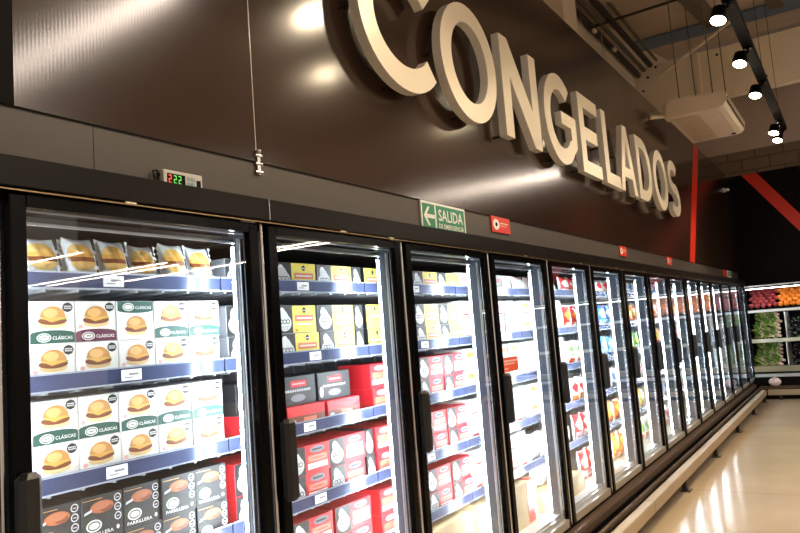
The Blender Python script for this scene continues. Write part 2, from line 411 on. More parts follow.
# plinth
r = empty('freezer_plinth', (0, 0, 0)); tag(r, 'bronze stepped plinth under the freezer doors, behind the beige bumper', 'plinth')
m = MB(); prof = [(.0, -1.150), (.036, -1.158), (.046, -1.170), (.046, -1.212), (.038, -1.222), (.0, -1.222)]
m.prism([prof], lambda u, w, f: (u + .006, -0.8 if f else 12.06, H + w), KICK); m.build('upper_ledge', r)
m = MB(); m.cyl((.094, -.8, H - 1.232), (.094, 12.04, H - 1.232), .017, KICK, 12); m.box(.06, .10, -.8, 12.04, H - 1.262, H - 1.25, DARKST); m.build('round_rail', r)
m = MB(); m.box(.006, .045, -.8, 12.06, .012, H - 1.224, BLACKM); m.box(.045, .065, -.8, 12.06, .02, .09, BLACKM); m.build('kick_board', r)
# bumper rail with its posts
r = empty('bumper_rail', (.175, 4, 0)); tag(r, 'long beige bumper rail on short dark posts along the freezers', 'bumper rail')
m = MB(); y = -.8
js = [-.8, 1.9, 4.87, 7.9, 11.75]
for a, b in zip(js[:-1], js[1:]):
    m.box(.148 - .175, .212 - .175, a - 4 + .0015, b - 4 - .0015, H - 1.302, H - 1.222, BUMPER, .006)
m.build('rail', r)
for y in (4.45, 5.955, 7.394, 8.913, 10.383, 11.70):
    m = MB(); m.box(-.018, .018, y - 4 - .025, y - 4 + .025, .0, H - 1.300, DARKST); m.box(-.03, .045, y - 4 - .05, y - 4 + .05, 0, .006, DARKST)
    m.cyl((.033, y - 4, .006), (.033, y - 4, .012), .008, ALU, 6); m.build('post', r)

# ------------------------------------------------------------------ products
C = {n: mat('ink ' + n, c, .5) for n, c in dict(white=(.84, .84, .81), green=(.012, .085, .065), purple=(.13, .02, .06), teal=(.02, .12, .1), bun=(.55, .26, .07), bunlight=(.74, .44, .17), patty=(.20, .055, .02),
     lettuce=(.35, .42, .08), cheese=(.78, .40, .09), crust=(.80, .58, .28), black=(.02, .022, .025), darkgreen=(.02, .045, .03), grey=(.35, .36, .38), lightgrey=(.62, .63, .65), red=(.66, .02, .03), pink=(.85, .45, .45),
     yellow=(.82, .70, .10), orange=(.85, .22, .03), meat=(.42, .12, .04), blue=(.03, .12, .5), cyan=(.08, .45, .75), leaf=(.10, .35, .06), card=(.55, .40, .22), cream=(.85, .78, .5), badge=(.75, .76, .7), meat2=(.42, .15, .07), rust=(.75, .2, .12)).items()}
def carton(d, w, h, m):
    b = MB(); b.box(-d, 0, 0, w, 0, h, m, .0012); return b
def burger(b, x, u, w, s):
    """bun, patty, lettuce; s = half width"""
    b.ell(x, u, w - .42*s, s * .92, s * .26, C['crust'])
    b.ell(x + .0003, u, w - .18*s, s * .98, s * .27, C['patty'])
    b.ell(x + .0005, u + .1*s, w - .02*s, s * .9, s * .12, C['lettuce'])
    b.poly(x + .0007, [(u - .9*s, w + .02*s), (u + .95*s, w + .02*s), (u + .4*s, w - .16*s), (u - .1*s, w - .28*s), (u - .5*s, w - .1*s)], C['cheese'])
    b.ell(x + .0009, u, w + .04*s, s * .86, s * .72, C['bun'], 0, 180, 24)
    b.ell(x + .0011, u - .15*s, w + .32*s, s * .5, s * .3, C['bunlight'])
def classic(band, flip=False):
    w, h = .1195, .109; b = carton(.17, w, h, C['white']); x = .0005
    B = C[band]
    if not flip:
        b.rect(x, .001, w - .001, .002, .026, B); b.ell(x, w*.5, .026, w*.49, .009, B, 0, 180)
        b.ell(x + .0004, .036, .0165, .019, .0115, C['badge']); b.ringp(x + .0006, .036, .0165, .016, .009, .0022, B); b.ell(x + .0006, .036, .0165, .009, .0045, C['white']); b.rect(x+.0008, .030, .042, .0155, .018, B)
        b.text(x + .0004, 'CLÁSICAS', .058, .112, .011, .0215, C['white'])
        burger(b, x, w * .5, .066, .0395); ow = .093; oy = w - .019
        b.ell(x, oy, ow, .0145, .013, C['black'], n=8); b.rect(x + .0004, oy - .010, oy + .010, ow - .004, ow + .004, C['lightgrey'])
        b.rect(x + .0006, oy - .009, oy + .009, ow - .001, ow + .001, C['black'])
        b.ell(x, .014, .042, .007, .006, C['pink'], n=8); b.rect(x, .006, .014, .098, .1, C['lightgrey'])
    else:
        b.rect(x, .001, w - .001, .082, h - .001, B); b.ell(x, w*.5, .083, w*.49, .008, B, 180, 360)
        b.ell(x + .0004, .036, .092, .019, .0115, C['badge']); b.ringp(x + .0006, .036, .092, .016, .009, .0022, B); b.ell(x + .0006, .036, .092, .009, .0045, C['white'])
        b.text(x + .0004, 'CLÁSICAS', .058, .112, .086, .0965, C['white'])
        burger(b, x, w * .5, .038, .038); b.ell(x, w - .014, .066, .007, .006, C['pink'], n=8)
    return b
def grill():
    w, h = .1195, .109; b = carton(.17, w, h, C['black']); x = .0005
    b.poly(x, [(.004, .052), (.035, .062), (.045, .03), (.004, .018)], C['darkgreen'])
    b.ell(x + .0003, .058, .078, .034, .0155, C['meat']); b.ell(x + .0006, .056, .081, .026, .010, C['meat2']); b.ell(x + .0004, .07, .072, .018, .009, C['patty'])
    b.poly(x + .0008, [(.006, .064), (.028, .070), (.030, .077), (.008, .071)], C['lightgrey'])
    for i in range(3): b.ringp(x, w - .015, .092 - .024 * i, .0105, .0105, .0028, C['lightgrey']); b.rect(x, w - .020, w - .010, .0905 - .024 * i, .0925 - .024 * i, C['lightgrey'])
    b.ell(x + .0006, .034, .034, .0225, .0155, C['badge']); b.ringp(x + .0009, .034, .034, .018, .0115, .003, C['darkgreen']); b.ell(x + .0009, .034, .034, .010, .006, C['white'])
    b.text(x + .0006, 'PARRILLERA', .010, .090, .008, .0165, C['white']); b.ell(x, w - .016, .016, .005, .006, C['lightgrey'], n=8)
    b.rect(x, .004, .06, .099, .1005, C['cheese'])
    return b
def sidepanel(b, x, u0, wd, h, base):
    """dark section with a pale blob and small emblem"""
    b.rect(x, u0, u0 + wd, .001, h - .001, base); c = u0 + wd / 2
    b.ell(x + .0003, c, h * .38, wd * .42, h * .30, C['lightgrey']); b.ell(x + .0003, c - wd*.12, h * .72, wd * .18, h * .2, C['white']); b.poly(x + .0004, [(c - wd*.3, h*.5), (c - wd*.26, h*.82), (c + wd*.1, h*.8), (c + wd*.36, h*.5)], C['lightgrey'])
    for i in (-1, 0, 1): b.ringp(x + .0007, c + i * wd * .2, h * .42, wd * .12, h * .085, wd * .035, C['black'], 10)
    b.rect(x + .0007, c - wd*.3, c + wd*.25, h*.22, h*.245, C['grey']); b.rect(x + .0007, c - wd*.25, c + wd*.2, h*.15, h*.17, C['grey'])
def wide(face, lab, h=.101, w=.222, base='black', left=.088):
    b = carton(.17, w, h, C['grey' if face == 'yellow' else face]); x = .0005; b.rect(.0003, .001, w - .001, .001, h - .001, C[face])
    sidepanel(b, x, .001, left, h, C[base]); c = left + (w - left) / 2; hw = (w - left) / 2
    b.ell(x, c, h * .82, .010, h * .11, C['black'], n=10); b.rect(x + .0004, c - .007, c + .007, h*.8, h*.825, C['white'])
    if lab == 'red':
        b.rect(x, c - hw * .78, c + hw * .78, h * .42, h * .64, C['rust']); b.rect(x + .0005, c - hw*.65, c + hw*.65, h*.5, h*.56, C['cream']); b.rect(x, c - hw * .7, c + hw * .6, h * .28, h * .34, C['cream']); b.rect(x, c - hw*.8, c - hw*.6, .006, .014, C['orange'])
    else:
        b.rect(x, c - hw * .8, c + hw * .8, h * .40, h * .64, C['rust']); b.ringp(x + .0005, c, h*.52, hw*.72, h*.09, .003, C['pink']); b.rect(x, c - hw * .8, c + hw * .8, h * .16, h * .36, C['white'])
        for i in range(9): b.rect(x + .0005, c - hw*.72 + i*hw*.16, c - hw*.72 + i*hw*.16 + hw*.1, h*.22, h*.28, C['grey'])
        b.ell(x + .0002, c, h * .82, hw * .6, h * .12, C['grey']); b.rect(x + .0006, c - hw*.4, c + hw*.4, h*.79, h*.85, C['black'])
    return b
def darkbox():
    w, h = .20, .105; b = carton(.17, w, h, C['black']); x = .0005
    b.rect(x, .06, .15, h*.62, h*.84, C['red']); b.rect(x+.0004, .07, .14, h*.70, h*.76, C['pink'])
    for i in range(11): b.rect(x, .03 + i*.013, .039 + i*.013, h*.46, h*.54, C['lightgrey'])
    b.ell(x, .10, h*.24, .04, h*.13, C['grey']); b.ell(x, .02, h*.3, .012, h*.2, C['lightgrey']); return b
def redlow():
    w, h = .20, .088; b = carton(.17, w, h, C['red']); x = .0005
    b.rect(x, .001, w-.001, .001, h*.62, mat('ink brown', (.20, .05, .03), .5)); b.rect(x+.0003, .08, .15, h*.36, h*.54, C['rust'])
    for i in range(10): b.rect(x+.0003, .05 + i*.013, .058 + i*.013, h*.18, h*.27, C['lightgrey'])
    b.ell(x+.0003, .025, h*.3, .018, h*.2, C['lightgrey']); return b
def palebox(c1, c2, w=.125, h=.108):  # white and pale inks put the overexposed look into the box colours
    b = carton(.17, w, h, C['white']); x = .0005
    b.rect(x, .004, w * .3, .004, h - .004, C['lightgrey']); b.ell(x + .0003, w*.16, h*.45, w*.11, h*.2, C['white']); b.ringp(x + .0005, w*.16, h*.45, w*.07, h*.08, .003, C['grey'])
    b.rect(x, w*.36, w*.94, h*.60, h*.82, C[c1]); b.rect(x, w*.36, w*.90, h*.30, h*.38, C[c2]); b.rect(x, w*.36, w*.7, h*.16, h*.2, C['grey']); b.ell(x, w*.85, h*.2, .008, .008, C[c2]); return b
def pillow(w, h, t, fn, crimp=True, flat=.0, nu=22, nv=16):
    """sealed bag; fn(a, b) picks the print for a, b in 0..1"""
    b = MB(); vs = []; nf = (nu + 1) * (nv + 1)
    for side in (1, -1):
        for j in range(nv + 1):
            for i in range(nu + 1):
                a, c = i / nu, j / nv
                f = max(0, math.sin(math.pi * min(1, max(0, (a - .05) / .9)))) ** .45 * max(0, math.sin(math.pi * c)) ** .6
                wr = .06 * math.sin(a * 23 + c * 9) * f + .04 * math.sin(c * 31 - a * 7) * f
                pin = 1 - .10 * math.sin(math.pi * a)
                zz = (c - .5) * h * pin + h / 2
                if a < .04 or a > .96: zz += .004 * math.sin(c * 12)
                yy = a * w + (.003 * math.sin(c * 40) if (a == 0 or a == 1) else 0) + .006 * math.sin(c * 5)
                vs.append((side * t * .5 * (f + wr) - t * .5 + .0008 * side, yy, zz))
    fr = {}
    for j in range(nv):
        for i in range(nu):
            k = j * (nu + 1) + i; m_ = fn((i + .5) / nu, (j + .5) / nv)
            fr.setdefault(m_, []).append((k, k + 1, k + nu + 2, k + nu + 1))
            fr.setdefault('back', []).append((nf + k, nf + k + nu + 1, nf + k + nu + 2, nf + k + 1))
    # one shared vertex set keeps it a single surface
    o = len(b.v); b.v += vs
    for mk, fs in fr.items():
        kk = b._m(C['white'] if mk == 'back' else FOIL[mk])
        for f in fs: b.f.append(tuple(q + o for q in f)); b.mi.append(kk); b.sm.append(True)
    return b
FOIL = {n: mat('film ' + n, c, .22) for n, c in dict(clear=(.72, .76, .78), white=(.82, .84, .85), black=(.03, .035, .04), bun=(.75, .42, .10), bunl=(.84, .56, .2), patty=(.22, .06, .015), green=(.03, .14, .08), red=(.72, .03, .03), blue=(.05, .2, .65),
      cyan=(.1, .5, .8), leaf=(.15, .4, .08), orange=(.85, .3, .05), yellow=(.85, .7, .15), pink=(.8, .5, .5), grey=(.4, .42, .45), purple=(.3, .05, .25)).items()}
def burger_print(a, c):
    x, y = (a - .44) / .36, (c - .60) / .31
    if x * x + y * y < 1:
        if y > .02: return 'bun' if x > -.2 or y < .35 else 'bunl'
        if y > -.32: return 'patty'
        return 'bunl'
    if .82 < a < .93 and (c % .34) > .08: return 'black'
    if c < .10 and a > .5: return 'green'
    if a < .07 or a > .94 or c > .9: return 'white'
    return 'clear'
def bag_print(c1, c2, c3='white'):
    def fn(a, c):
        x, y = (a - .5) / .33, (c - .62) / .2
        if x * x + y * y < 1: return c2
        if .12 < c < .34 and .15 < a < .85: return c3 if (a * 9 + c * 5) % 1 > .25 else c2
        if a < .06 or a > .94: return 'white'
        return c1
    return fn
PR = {}
def proto(key):
    if key in PR: return PR[key]
    if key == 'cg': b = classic('green')
    elif key == 'cp': b = classic('purple')
    elif key == 'cf': b = classic('green', True)
    elif key == 'gr': b = grill()
    elif key == 'ye': b = wide('yellow', 'red')
    elif key == 'ye1': b = carton(.17, .13, .101, C['black']); b.rect(.0003, .001, .129, .001, .1, C['yellow']); b.ell(.0005, .065, .083, .01, .011, C['black'], n=10); b.rect(.0005, .015, .115, .042, .064, C['rust']); b.rect(.001, .025, .105, .05, .056, C['cream'])
    elif key == 'dk1': b = carton(.17, .058, .101, C['black']); sidepanel(b, .0005, .001, .056, .101, C['black'])
    elif key == 're': b = wide('red', 'lab')
    elif key == 're1': b = carton(.17, .13, .101, C['red']); b.rect(.0005, .012, .118, .04, .066, C['rust']); b.rect(.0005, .012, .118, .016, .036, C['white']); b.ell(.0005, .065, .083, .04, .012, C['grey'])
    elif key == 'db': b = darkbox()
    elif key == 'rl': b = redlow()
    elif key == 'pr': b = palebox('pink', 'red')
    elif key == 'pg': b = palebox('yellow', 'leaf')
    elif key == 'po': b = palebox('orange', 'pink')
    elif key == 'bb': b = pillow(.108, .134, .05, burger_print, nu=48, nv=40)
    else:
        c = key.split('_'); b = pillow(.165, .19, .07, bag_print(c[1], c[2], c[3]), nu=14, nv=12)
    PR[key] = b.mesh({'cg': 'burger_box', 'cp': 'burger_box', 'cf': 'burger_box', 'gr': 'burger_box', 'bb': 'burger_bag'}.get(key, 'frozen_bag' if key.startswith('b_') else 'food_box')); return PR[key]
LOOK = dict(cg='white burger box with green band', cp='white burger box with purple band', cf='white burger box with green band on top', gr='black grill burger box', ye='yellow and black food box', ye1='plain yellow food box', dk1='narrow black food box',
            re='red and black food box', re1='plain red food box', db='black food box with red label', rl='low red and brown food box', pr='pale box with pink panel', pg='pale box with yellow and green print', po='pale box with orange print', bb='clear bag holding one burger')
SH = ['top', 'second', 'third', 'fourth', 'lowest']
KN = {}
def put(key, y, z, bay, shelf, row, n, x=-.215, rz=None, sc=None):
    me = proto(key); nm = me.name.split('.')[0]
    o = bpy.data.objects.new(nm, me); col.objects.link(o)
    o.location = (x - random.uniform(0, .006), y, z); o.rotation_euler.z = random.uniform(-.02, .02) if rz is None else rz
    if sc: o.scale = sc
    if key.startswith('b_'):
        c = key.split('_'); look = '%s and %s frozen food bag' % (c[1], c[2])
    else: look = LOOK[key]
    rw = {'u': 'upper row, ', 'l': 'lower row, ', '': ''}[row]
    tag(o, '%s, %s%s, %s shelf, %s freezer' % (look, rw, ORD[n], SH[shelf] if shelf < 5 else 'floor', ORD[bay]), 'bag' if 'bag' in nm else 'box',
        '%s on the %s shelf of the %s freezer' % ('bags' if 'bag' in nm else 'boxes', SH[shelf] if shelf < 5 else 'floor', ORD[bay]))
    return o
Z = [H + s for s in SURF]
# bay 1
for n, (y, w) in enumerate(((.932, .112), (1.045, .1), (1.143, .096), (1.240, .1), (1.350, .1), (1.452, .1))):
    put('bb', y, Z[0], 0, 0, '', n, rz=random.uniform(-.08, .08), sc=(1, w / .108, 1.0 + random.uniform(-.06, .06)))
for s, keys in ((1, ['cg', 'cp', 'cf', 'cg', 'cg']), (2, ['cg'] * 5), (3, ['gr'] * 5)):
    for n in range(5):
        y = .943 + n * .1222
        put(keys[n], y, Z[s] + .1100, 0, s, 'u', n); put('cg' if keys[n] == 'cf' else keys[n], y, Z[s] + .0005, 0, s, 'l', n)
# bay 2 and 3: broad boxes
def run(key, keys1, starts, s, bay, rows, h, x=-.215, n0=0):
    for ri in range(rows):
        for n, st in enumerate(starts):
            kk, yy = st if isinstance(st, tuple) else (key, st)
            put(kk, yy, Z[s] + .0005 + ri * (h + .0008), bay, s, '' if rows == 1 else ('l', 'u')[ri], n + n0, x=x - (.004 if ri else 0))
B2 = [1.588, 1.818, 2.050, ('dk1', 2.275)]
R2 = [1.588, 1.835, 2.062, ('dk1', 2.288)]
run('ye', 0, B2, 0, 1, 1, .101); run('ye', 0, B2, 1, 1, 2, .101)
for n, y in enumerate((1.64, 1.85, 2.065)): put('rl', y, Z[2] + .0005, 1, 2, 'l', n)
for n, y in enumerate((1.64, 1.85, 2.06)): put('db', y, Z[2] + .090, 1, 2, 'u', n, x=-.25)
run('re', 0, R2, 3, 1, 2, .101)
run('re', 0, [1.60, 1.835, 2.075], 4, 1, 2, .101)
B3 = [('ye1', 2.362), ('ye', 2.500), ('ye', 2.737), ('ye', 2.966)]
run('ye', 0, B3, 0, 2, 1, .101); run('ye', 0, B3, 1, 2, 2, .101)
R3 = [('re1', 2.365), ('re', 2.502), ('re', 2.74), ('re', 2.968)]
for s in (2, 3, 4): run('re', 0, R3, s, 2, 2, .101)
# bay 4 and 5: boxes whitened to look overexposed
for bay, plan in ((3, ['pr', 'pr', 'po', 'pr', 'pr']), (4, ['b_pink_white_red', 'pg', 'pr', 'po', 'b_white_pink_grey'])):
    yb = Y0 + bay * W
    for s, key in enumerate(plan):
        if key.startswith('b_'):
            for n in range(4): put(key, yb + .045 + n * .176, Z[s], bay, s, '', n, sc=(1, 1, .62 if s == 0 else .95))
        else:
            for ri in range(1 if s == 0 else 2):
                for n in range(5): put(key, yb + .05 + n * .14, Z[s] + .0005 + ri * .1088, bay, s, '' if s == 0 else ('l', 'u')[ri], n)
BAGS = ['b_red_white_pink', 'b_red_orange_white', 'b_yellow_white_orange', 'b_blue_white_cyan', 'b_cyan_white_blue', 'b_white_leaf_red', 'b_orange_yellow_red', 'b_leaf_yellow_white', 'b_white_red_orange', 'b_white_blue_grey']
PLAN = {5: [0, 1, 5, 8, 0], 6: [8, 3, 4, 9, 6], 7: [9, 6, 7, 8, 2], 8: [3, 8, 6, 5, 9], 9: [4, 6, 0, 9, 5], 10: [9, 6, 5, 8, 2], 11: [8, 1, 7, 5, 9], 12: [9, 0, 5, 7, 8], 13: [5, 6, 9, 7, 0], 14: [8, 9, 5, 7, 6]}
for bay, pl in PLAN.items():
    yb = Y0 + bay * W
    for s, q in enumerate(pl):
        for n in range(4): put(BAGS[q], yb + .045 + n * .176, Z[s], bay, s, '', n, rz=random.uniform(-.08, .08), sc=(1, 1, .72 if s == 0 else 1.0))
# cartons on the freezer floor
CARD = mat('corrugated carton', (.60, .46, .27), .75, noise=.06, nscale=12); TAPE = mat('red tape', (.75, .03, .03), .4)
def bigbox(y, w, h, d, bay, red, lab, x=-.16):
    m = MB(); m.box(-d, 0, 0, w, 0, h, CARD, .003); m.box(-d + .002, -.002, w * .5 - .002, w * .5 + .002, h, h + .0012, mat('carton seam', (.3, .2, .1), .8))
    if red: m.box(-.002, .0012, w * .80, w * .93, .01, h - .01, TAPE); m.box(-d * .9, .0005, w * .86, w * .93, h, h + .0015, TAPE)
    for i in range(3): m.rect(.0006, .03, w * .45, h * (.3 + .1 * i), h * (.3 + .1 * i) + .006, mat('carton print', (.38, .27, .15), .7))
    o = m.build('cardboard_carton', None, (x, y, H - 1.10)); tag(o, lab, 'carton', 'cartons on the freezer floors')
bigbox(2.38, .66, .235, .5, 2, False, 'plain beige cardboard carton on the floor of the third freezer', -.17)
bigbox(3.15, .68, .235, .5, 3, True, 'beige cardboard carton with red tape on the floor of the fourth freezer', -.17)
bigbox(3.94, .64, .12, .5, 4, False, 'low pale cardboard carton on the floor of the fifth freezer', -.15)
for n in range(4):
    o = put('b_white_pink_grey', 3.945 + n * .165, H - .979, 4, 4, '', n, x=-.22); o['label'] = 'white and pink frozen bag, %s on the low carton, fifth freezer' % ORD[n]; o['group'] = 'bags on the low carton of the fifth freezer'
for bay in (5, 6, 7, 8):
    for n in range(4):
        k = BAGS[[0, 6, 5, 8][bay - 5]]; c = k.split('_')
        o = put(k, Y0 + bay * W + .045 + n * .176, H - 1.0995, bay, 4, '', n, x=-.2, sc=(1, 1, 1.15)); o['label'] = '%s and %s frozen bag, %s on the cabinet floor, %s freezer' % (c[1], c[2], ORD[n], ORD[bay]); o['group'] = 'bags on the cabinet floor of the %s freezer' % ORD[bay]

# ------------------------------------------------------------------ the big letters
def arc(cu, cw, ru, rw, t0, t1, n=28):
    return [(cu + ru * math.cos(math.radians(t0 + (t1 - t0) * i / n)), cw + rw * math.sin(math.radians(t0 + (t1 - t0) * i / n))) for i in range(n + 1)]
def ribbon(path, t):
    L, R_ = [], []; n = len(path)
    for i in range(n):
        a = path[max(0, i - 1)]; b = path[min(n - 1, i + 1)]; dx, dy = b[0] - a[0], b[1] - a[1]; l = math.hypot(dx, dy) or 1
        nx, ny = -dy / l, dx / l; L.append((path[i][0] + nx * t / 2, path[i][1] + ny * t / 2)); R_.append((path[i][0] - nx * t / 2, path[i][1] - ny * t / 2))
    return [L + R_[::-1]]
LH = .575; S_ = .105
def ringloops(w, h, t, o=.012):
    return [arc(w/2, h/2, w/2, h/2 + o, 0, 360, 44)[:-1], arc(w/2, h/2, w/2 - t, h/2 + o - t*.9, 0, 360, 44)[:-1]]
def L_C(w):
    p = arc(w/2, LH/2, w/2 - S_/2, LH/2 + .012 - S_/2, 40, 320, 34); return ribbon(p, S_)
def L_G(w):
    p = arc(w/2, LH/2, w/2 - S_/2, LH/2 + .012 - S_/2, 48, 318, 34) + [(w - S_/2, .16), (w - S_/2, .262)]
    lo = ribbon(p, S_)[0]
    return [lo]
def L_S(w):
    r = w/2 - S_/2; a = (LH + .024 - S_) / 4
    p = arc(w/2, LH + .012 - S_/2 - a, r, a, 35, 262, 18) + arc(w/2, -.012 + S_/2 + a, r, a, 82, -145, 18); return ribbon(p, S_ * .98)
def letter(ch, y, w):
    lp = None
    if ch == 'C': lp = [L_C(w)]
    elif ch == 'O': lp = [ringloops(w, LH, S_)]
    elif ch == 'G': lp = [L_G(w), [[(w*.52, .262), (w - .001, .262), (w - .001, .345), (w*.52, .345)]]]
    elif ch == 'S': lp = [L_S(w)]
    elif ch == 'N': lp = [[[(0, 0), (S_, 0), (S_, LH*.62), (w - S_, 0), (w, 0), (w, LH), (w - S_, LH), (w - S_, LH*.38), (S_, LH), (0, LH)]]]
    elif ch == 'E': lp = [[[(0, 0), (w, 0), (w, S_*.9), (S_, S_*.9), (S_, LH*.43), (w*.88, LH*.43), (w*.88, LH*.43 + S_*.9), (S_, LH*.43 + S_*.9), (S_, LH - S_*.9), (w, LH - S_*.9), (w, LH), (0, LH)]]]
    elif ch == 'L': lp = [[[(0, 0), (w, 0), (w, S_*.9), (S_, S_*.9), (S_, LH), (0, LH)]]]
    elif ch == 'A': lp = [[[(0, 0), (S_, 0), (S_ + w*.06, LH*.22), (w - S_ - w*.06, LH*.22), (w - S_, 0), (w, 0), (w/2 + S_*.55, LH), (w/2 - S_*.55, LH)],
                          [(w/2 - w*.155, LH*.37), (w/2 + w*.155, LH*.37), (w/2, LH*.76)]]]
    elif ch == 'D':
        o = [(0, 0)] + arc(w*.42, LH/2, w*.58, LH/2, -90, 90, 22) + [(0, LH)]
        i = [(S_, S_*.9)] + arc(w*.42, LH/2, w*.58 - S_, LH/2 - S_*.9, -90, 90, 22) + [(S_, LH - S_*.9)]
        lp = [[o, i]]
    xf, xb = .03, -.015; z0 = H + 1.025
    b = MB()
    for l in lp: b.prism(l, lambda u, q, f: (xf if f else xb, u, z0 + q), LETTER, LETTER2)
    o = b.build('sign_letter', None, (0, y, 0))
    sp = MB()
    for u, q in ((S_*.5, LH*.5), (w*.5 if ch in 'CGSO' else w*.2, S_*.3)): sp.cyl((xb - .0005, u, z0 + q), (PX + .0005, u, z0 + q), .008, DARKST, 8)
    sp.build('standoff', o)
    return o
LETTER2 = mat('letter edge', (.80, .78, .72), .4, .25)
LS = [('C', 2.105, .655), ('O', 2.745, .595), ('N', 3.42, .51), ('G', 4.025, .575), ('E', 4.69, .43), ('L', 5.23, .37), ('A', 5.62, .50), ('D', 6.20, .50), ('O', 6.79, .57), ('S', 7.44, .48)]
for i, (ch, y, w) in enumerate(LS):
    o = letter(ch, y, w)
    tag(o, {1: 'raised metal letter O standing between C and N of the sign', 8: 'raised metal letter O standing between D and S of the sign'}.get(i, 'raised metal letter %s of the freezer sign on brown panels' % ch), 'letter', 'raised letters of the freezer sign')

# ------------------------------------------------------------------ signs, controller, clip
GRN = mat('sign green', (.02, .25, .13), .4)
m = MB(); y0, y1, z0, z1 = 2.593, 3.003, H + .452, H + .584; x = PX
m.box(x - .001, x + .006, y0, y1, z0, z1, WHITE); xx = x + .0065
m.rect(xx, y0 + .010, y0 + .118, z0 + .004, z1 - .010, GRN); m.rect(xx, y0 + .130, y1 - .010, z0 + .004, z1 - .010, GRN)
cy, cz = y0 + .064, z0 + .066
m.poly(xx + .0006, [(cy - .046, cz), (cy - .008, cz + .042), (cy + .010, cz + .042), (cy - .018, cz + .009), (cy + .050, cz + .009), (cy + .050, cz - .009), (cy - .018, cz - .009), (cy + .010, cz - .042), (cy - .008, cz - .042)], WHITE)
m.text(xx + .0006, 'SALIDA', y0 + .150, y1 - .028, z0 + .052, z1 - .026, WHITE); m.text(xx + .0006, 'DE EMERGENCIA', y0 + .148, y1 - .024, z0 + .018, z0 + .040, WHITE)
tag(m.build('exit_sign'), 'green and white SALIDA exit sign with arrow above the second door', 'sign')
REDT = mat('red tag', (.75, .05, .03), .4)
def redtag(y0, y1, z0, z1, lab, disc=True):
    m = MB(); m.box(PX - .001, PX + .006, y0, y1, z0, z1, REDT)
    if disc:
        w = y1 - y0; hh = z1 - z0; cy = y0 + w * .24; cz = (z0 + z1) / 2
        m.ell(PX + .0065, cy, cz, w*.17, hh*.34, WHITE); m.ell(PX + .007, cy, cz, w*.06, hh*.13, BLACK)
        m.rect(PX + .0065, y0 + w*.46, y0 + w*.88, cz + hh*.08, cz + hh*.15, C['cream']); m.rect(PX + .0065, y0 + w*.46, y0 + w*.80, cz - hh*.08, cz - hh*.02, C['pink'])
    return tag(m.build('red_notice'), lab, 'notice', 'small red notices on the band')
redtag(3.303, 3.532, H + .503, H + .587, 'small red notice with white disc right of the green exit sign')
redtag(5.665, 5.865, H + .503, H + .583, 'small red notice above the sixth and seventh doors')
redtag(7.345, 7.56, H + .503, H + .583, 'small red notice just left of the slanted red stripe')
redtag(10.9, 11.2, H + .485, H + .583, 'far red notice touching the small green sign by the corner', False)
m = MB(); m.box(PX - .001, PX + .006, 11.27, 11.62, H + .485, H + .583, WHITE); m.rect(PX + .0065, 11.29, 11.60, H + .51, H + .573, GRN); m.rect(PX + .007, 11.34, 11.56, H + .535, H + .55, WHITE)
tag(m.build('green_notice'), 'small green and white sign at the far end of the band', 'sign')
m = MB(); y0, y1, z0, z1 = 1.222, 1.358, H + .452, H + .499; x = PX + .001
m.box(x, x + .018, y0, y1, z0, z1, mat('controller plastic', (.62, .62, .58), .4), .002); m.rect(x + .0185, y0 + .012, y0 + .074, z0 + .008, z1 - .009, BLACK)
RL = mat('red segments', (.9, .10, .05), .4, emit=.35); GL = mat('green segments', (.15, .7, .12), .4, emit=.3)
for k, (u, mt) in enumerate(((.017, RL), (.034, GL), (.050, GL))):
    for (a, b, c, d) in ((0, .010, .0, .003), (0, .010, .010, .013), (0, .010, .020, .023), (0, .003, 0, .011), (.007, .010, .011, .023)):
        m.rect(x + .019, y0 + u + a, y0 + u + b, z0 + .011 + c, z0 + .011 + d, mt)
for u in (.082, .096):
    for w in (.012, .026): m.box(x + .018, x + .0195, y0 + u, y0 + u + .011, z0 + w, z0 + w + .009, mat('controller key', (.3, .45, .45), .4))
m.box(x + .018, x + .0195, y0 + .114, y0 + .128, z0 + .008, z0 + .030, BLACK)
m.tube([(x + .004, y0, z0 + .03), (x + .006, y0 - .012, z0 + .044), (x + .006, y0 - .024, z0 + .040), (x + .006, y0 - .020, z0 + .012)], .002, BLACK, 6)
tag(m.build('temperature_controller'), 'small white digital temperature controller with red and green digits', 'controller')
m = MB()
for dz in (0, .028, .056): m.cyl((PX + .003, 1.592, H + .552 + dz), (PX + .003, 1.622, H + .552 + dz), .006, CHROME, 8)
m.box(PX + .0012, PX + .006, 1.600, 1.614, H + .545, H + .625, CHROME); m.ball((PX + .01, 1.607, H + .62), .006, .008, .008, CHROME, 8, 6)
tag(m.build('panel_clip'), 'small chrome clip on the seam of the brown panels', 'clip')
m = MB(); m.box(PX + .0005, PX + .02, 11.93, 12.05, H + 1.86, H + 1.92, WHITEM, .004); m.ball((PX + .045, 12.06, H + 1.90), .03, .04, .025, WHITEM, 10, 6)
tag(m.build('corner_camera'), 'small white fitting high in the far corner under the block courses', 'camera')

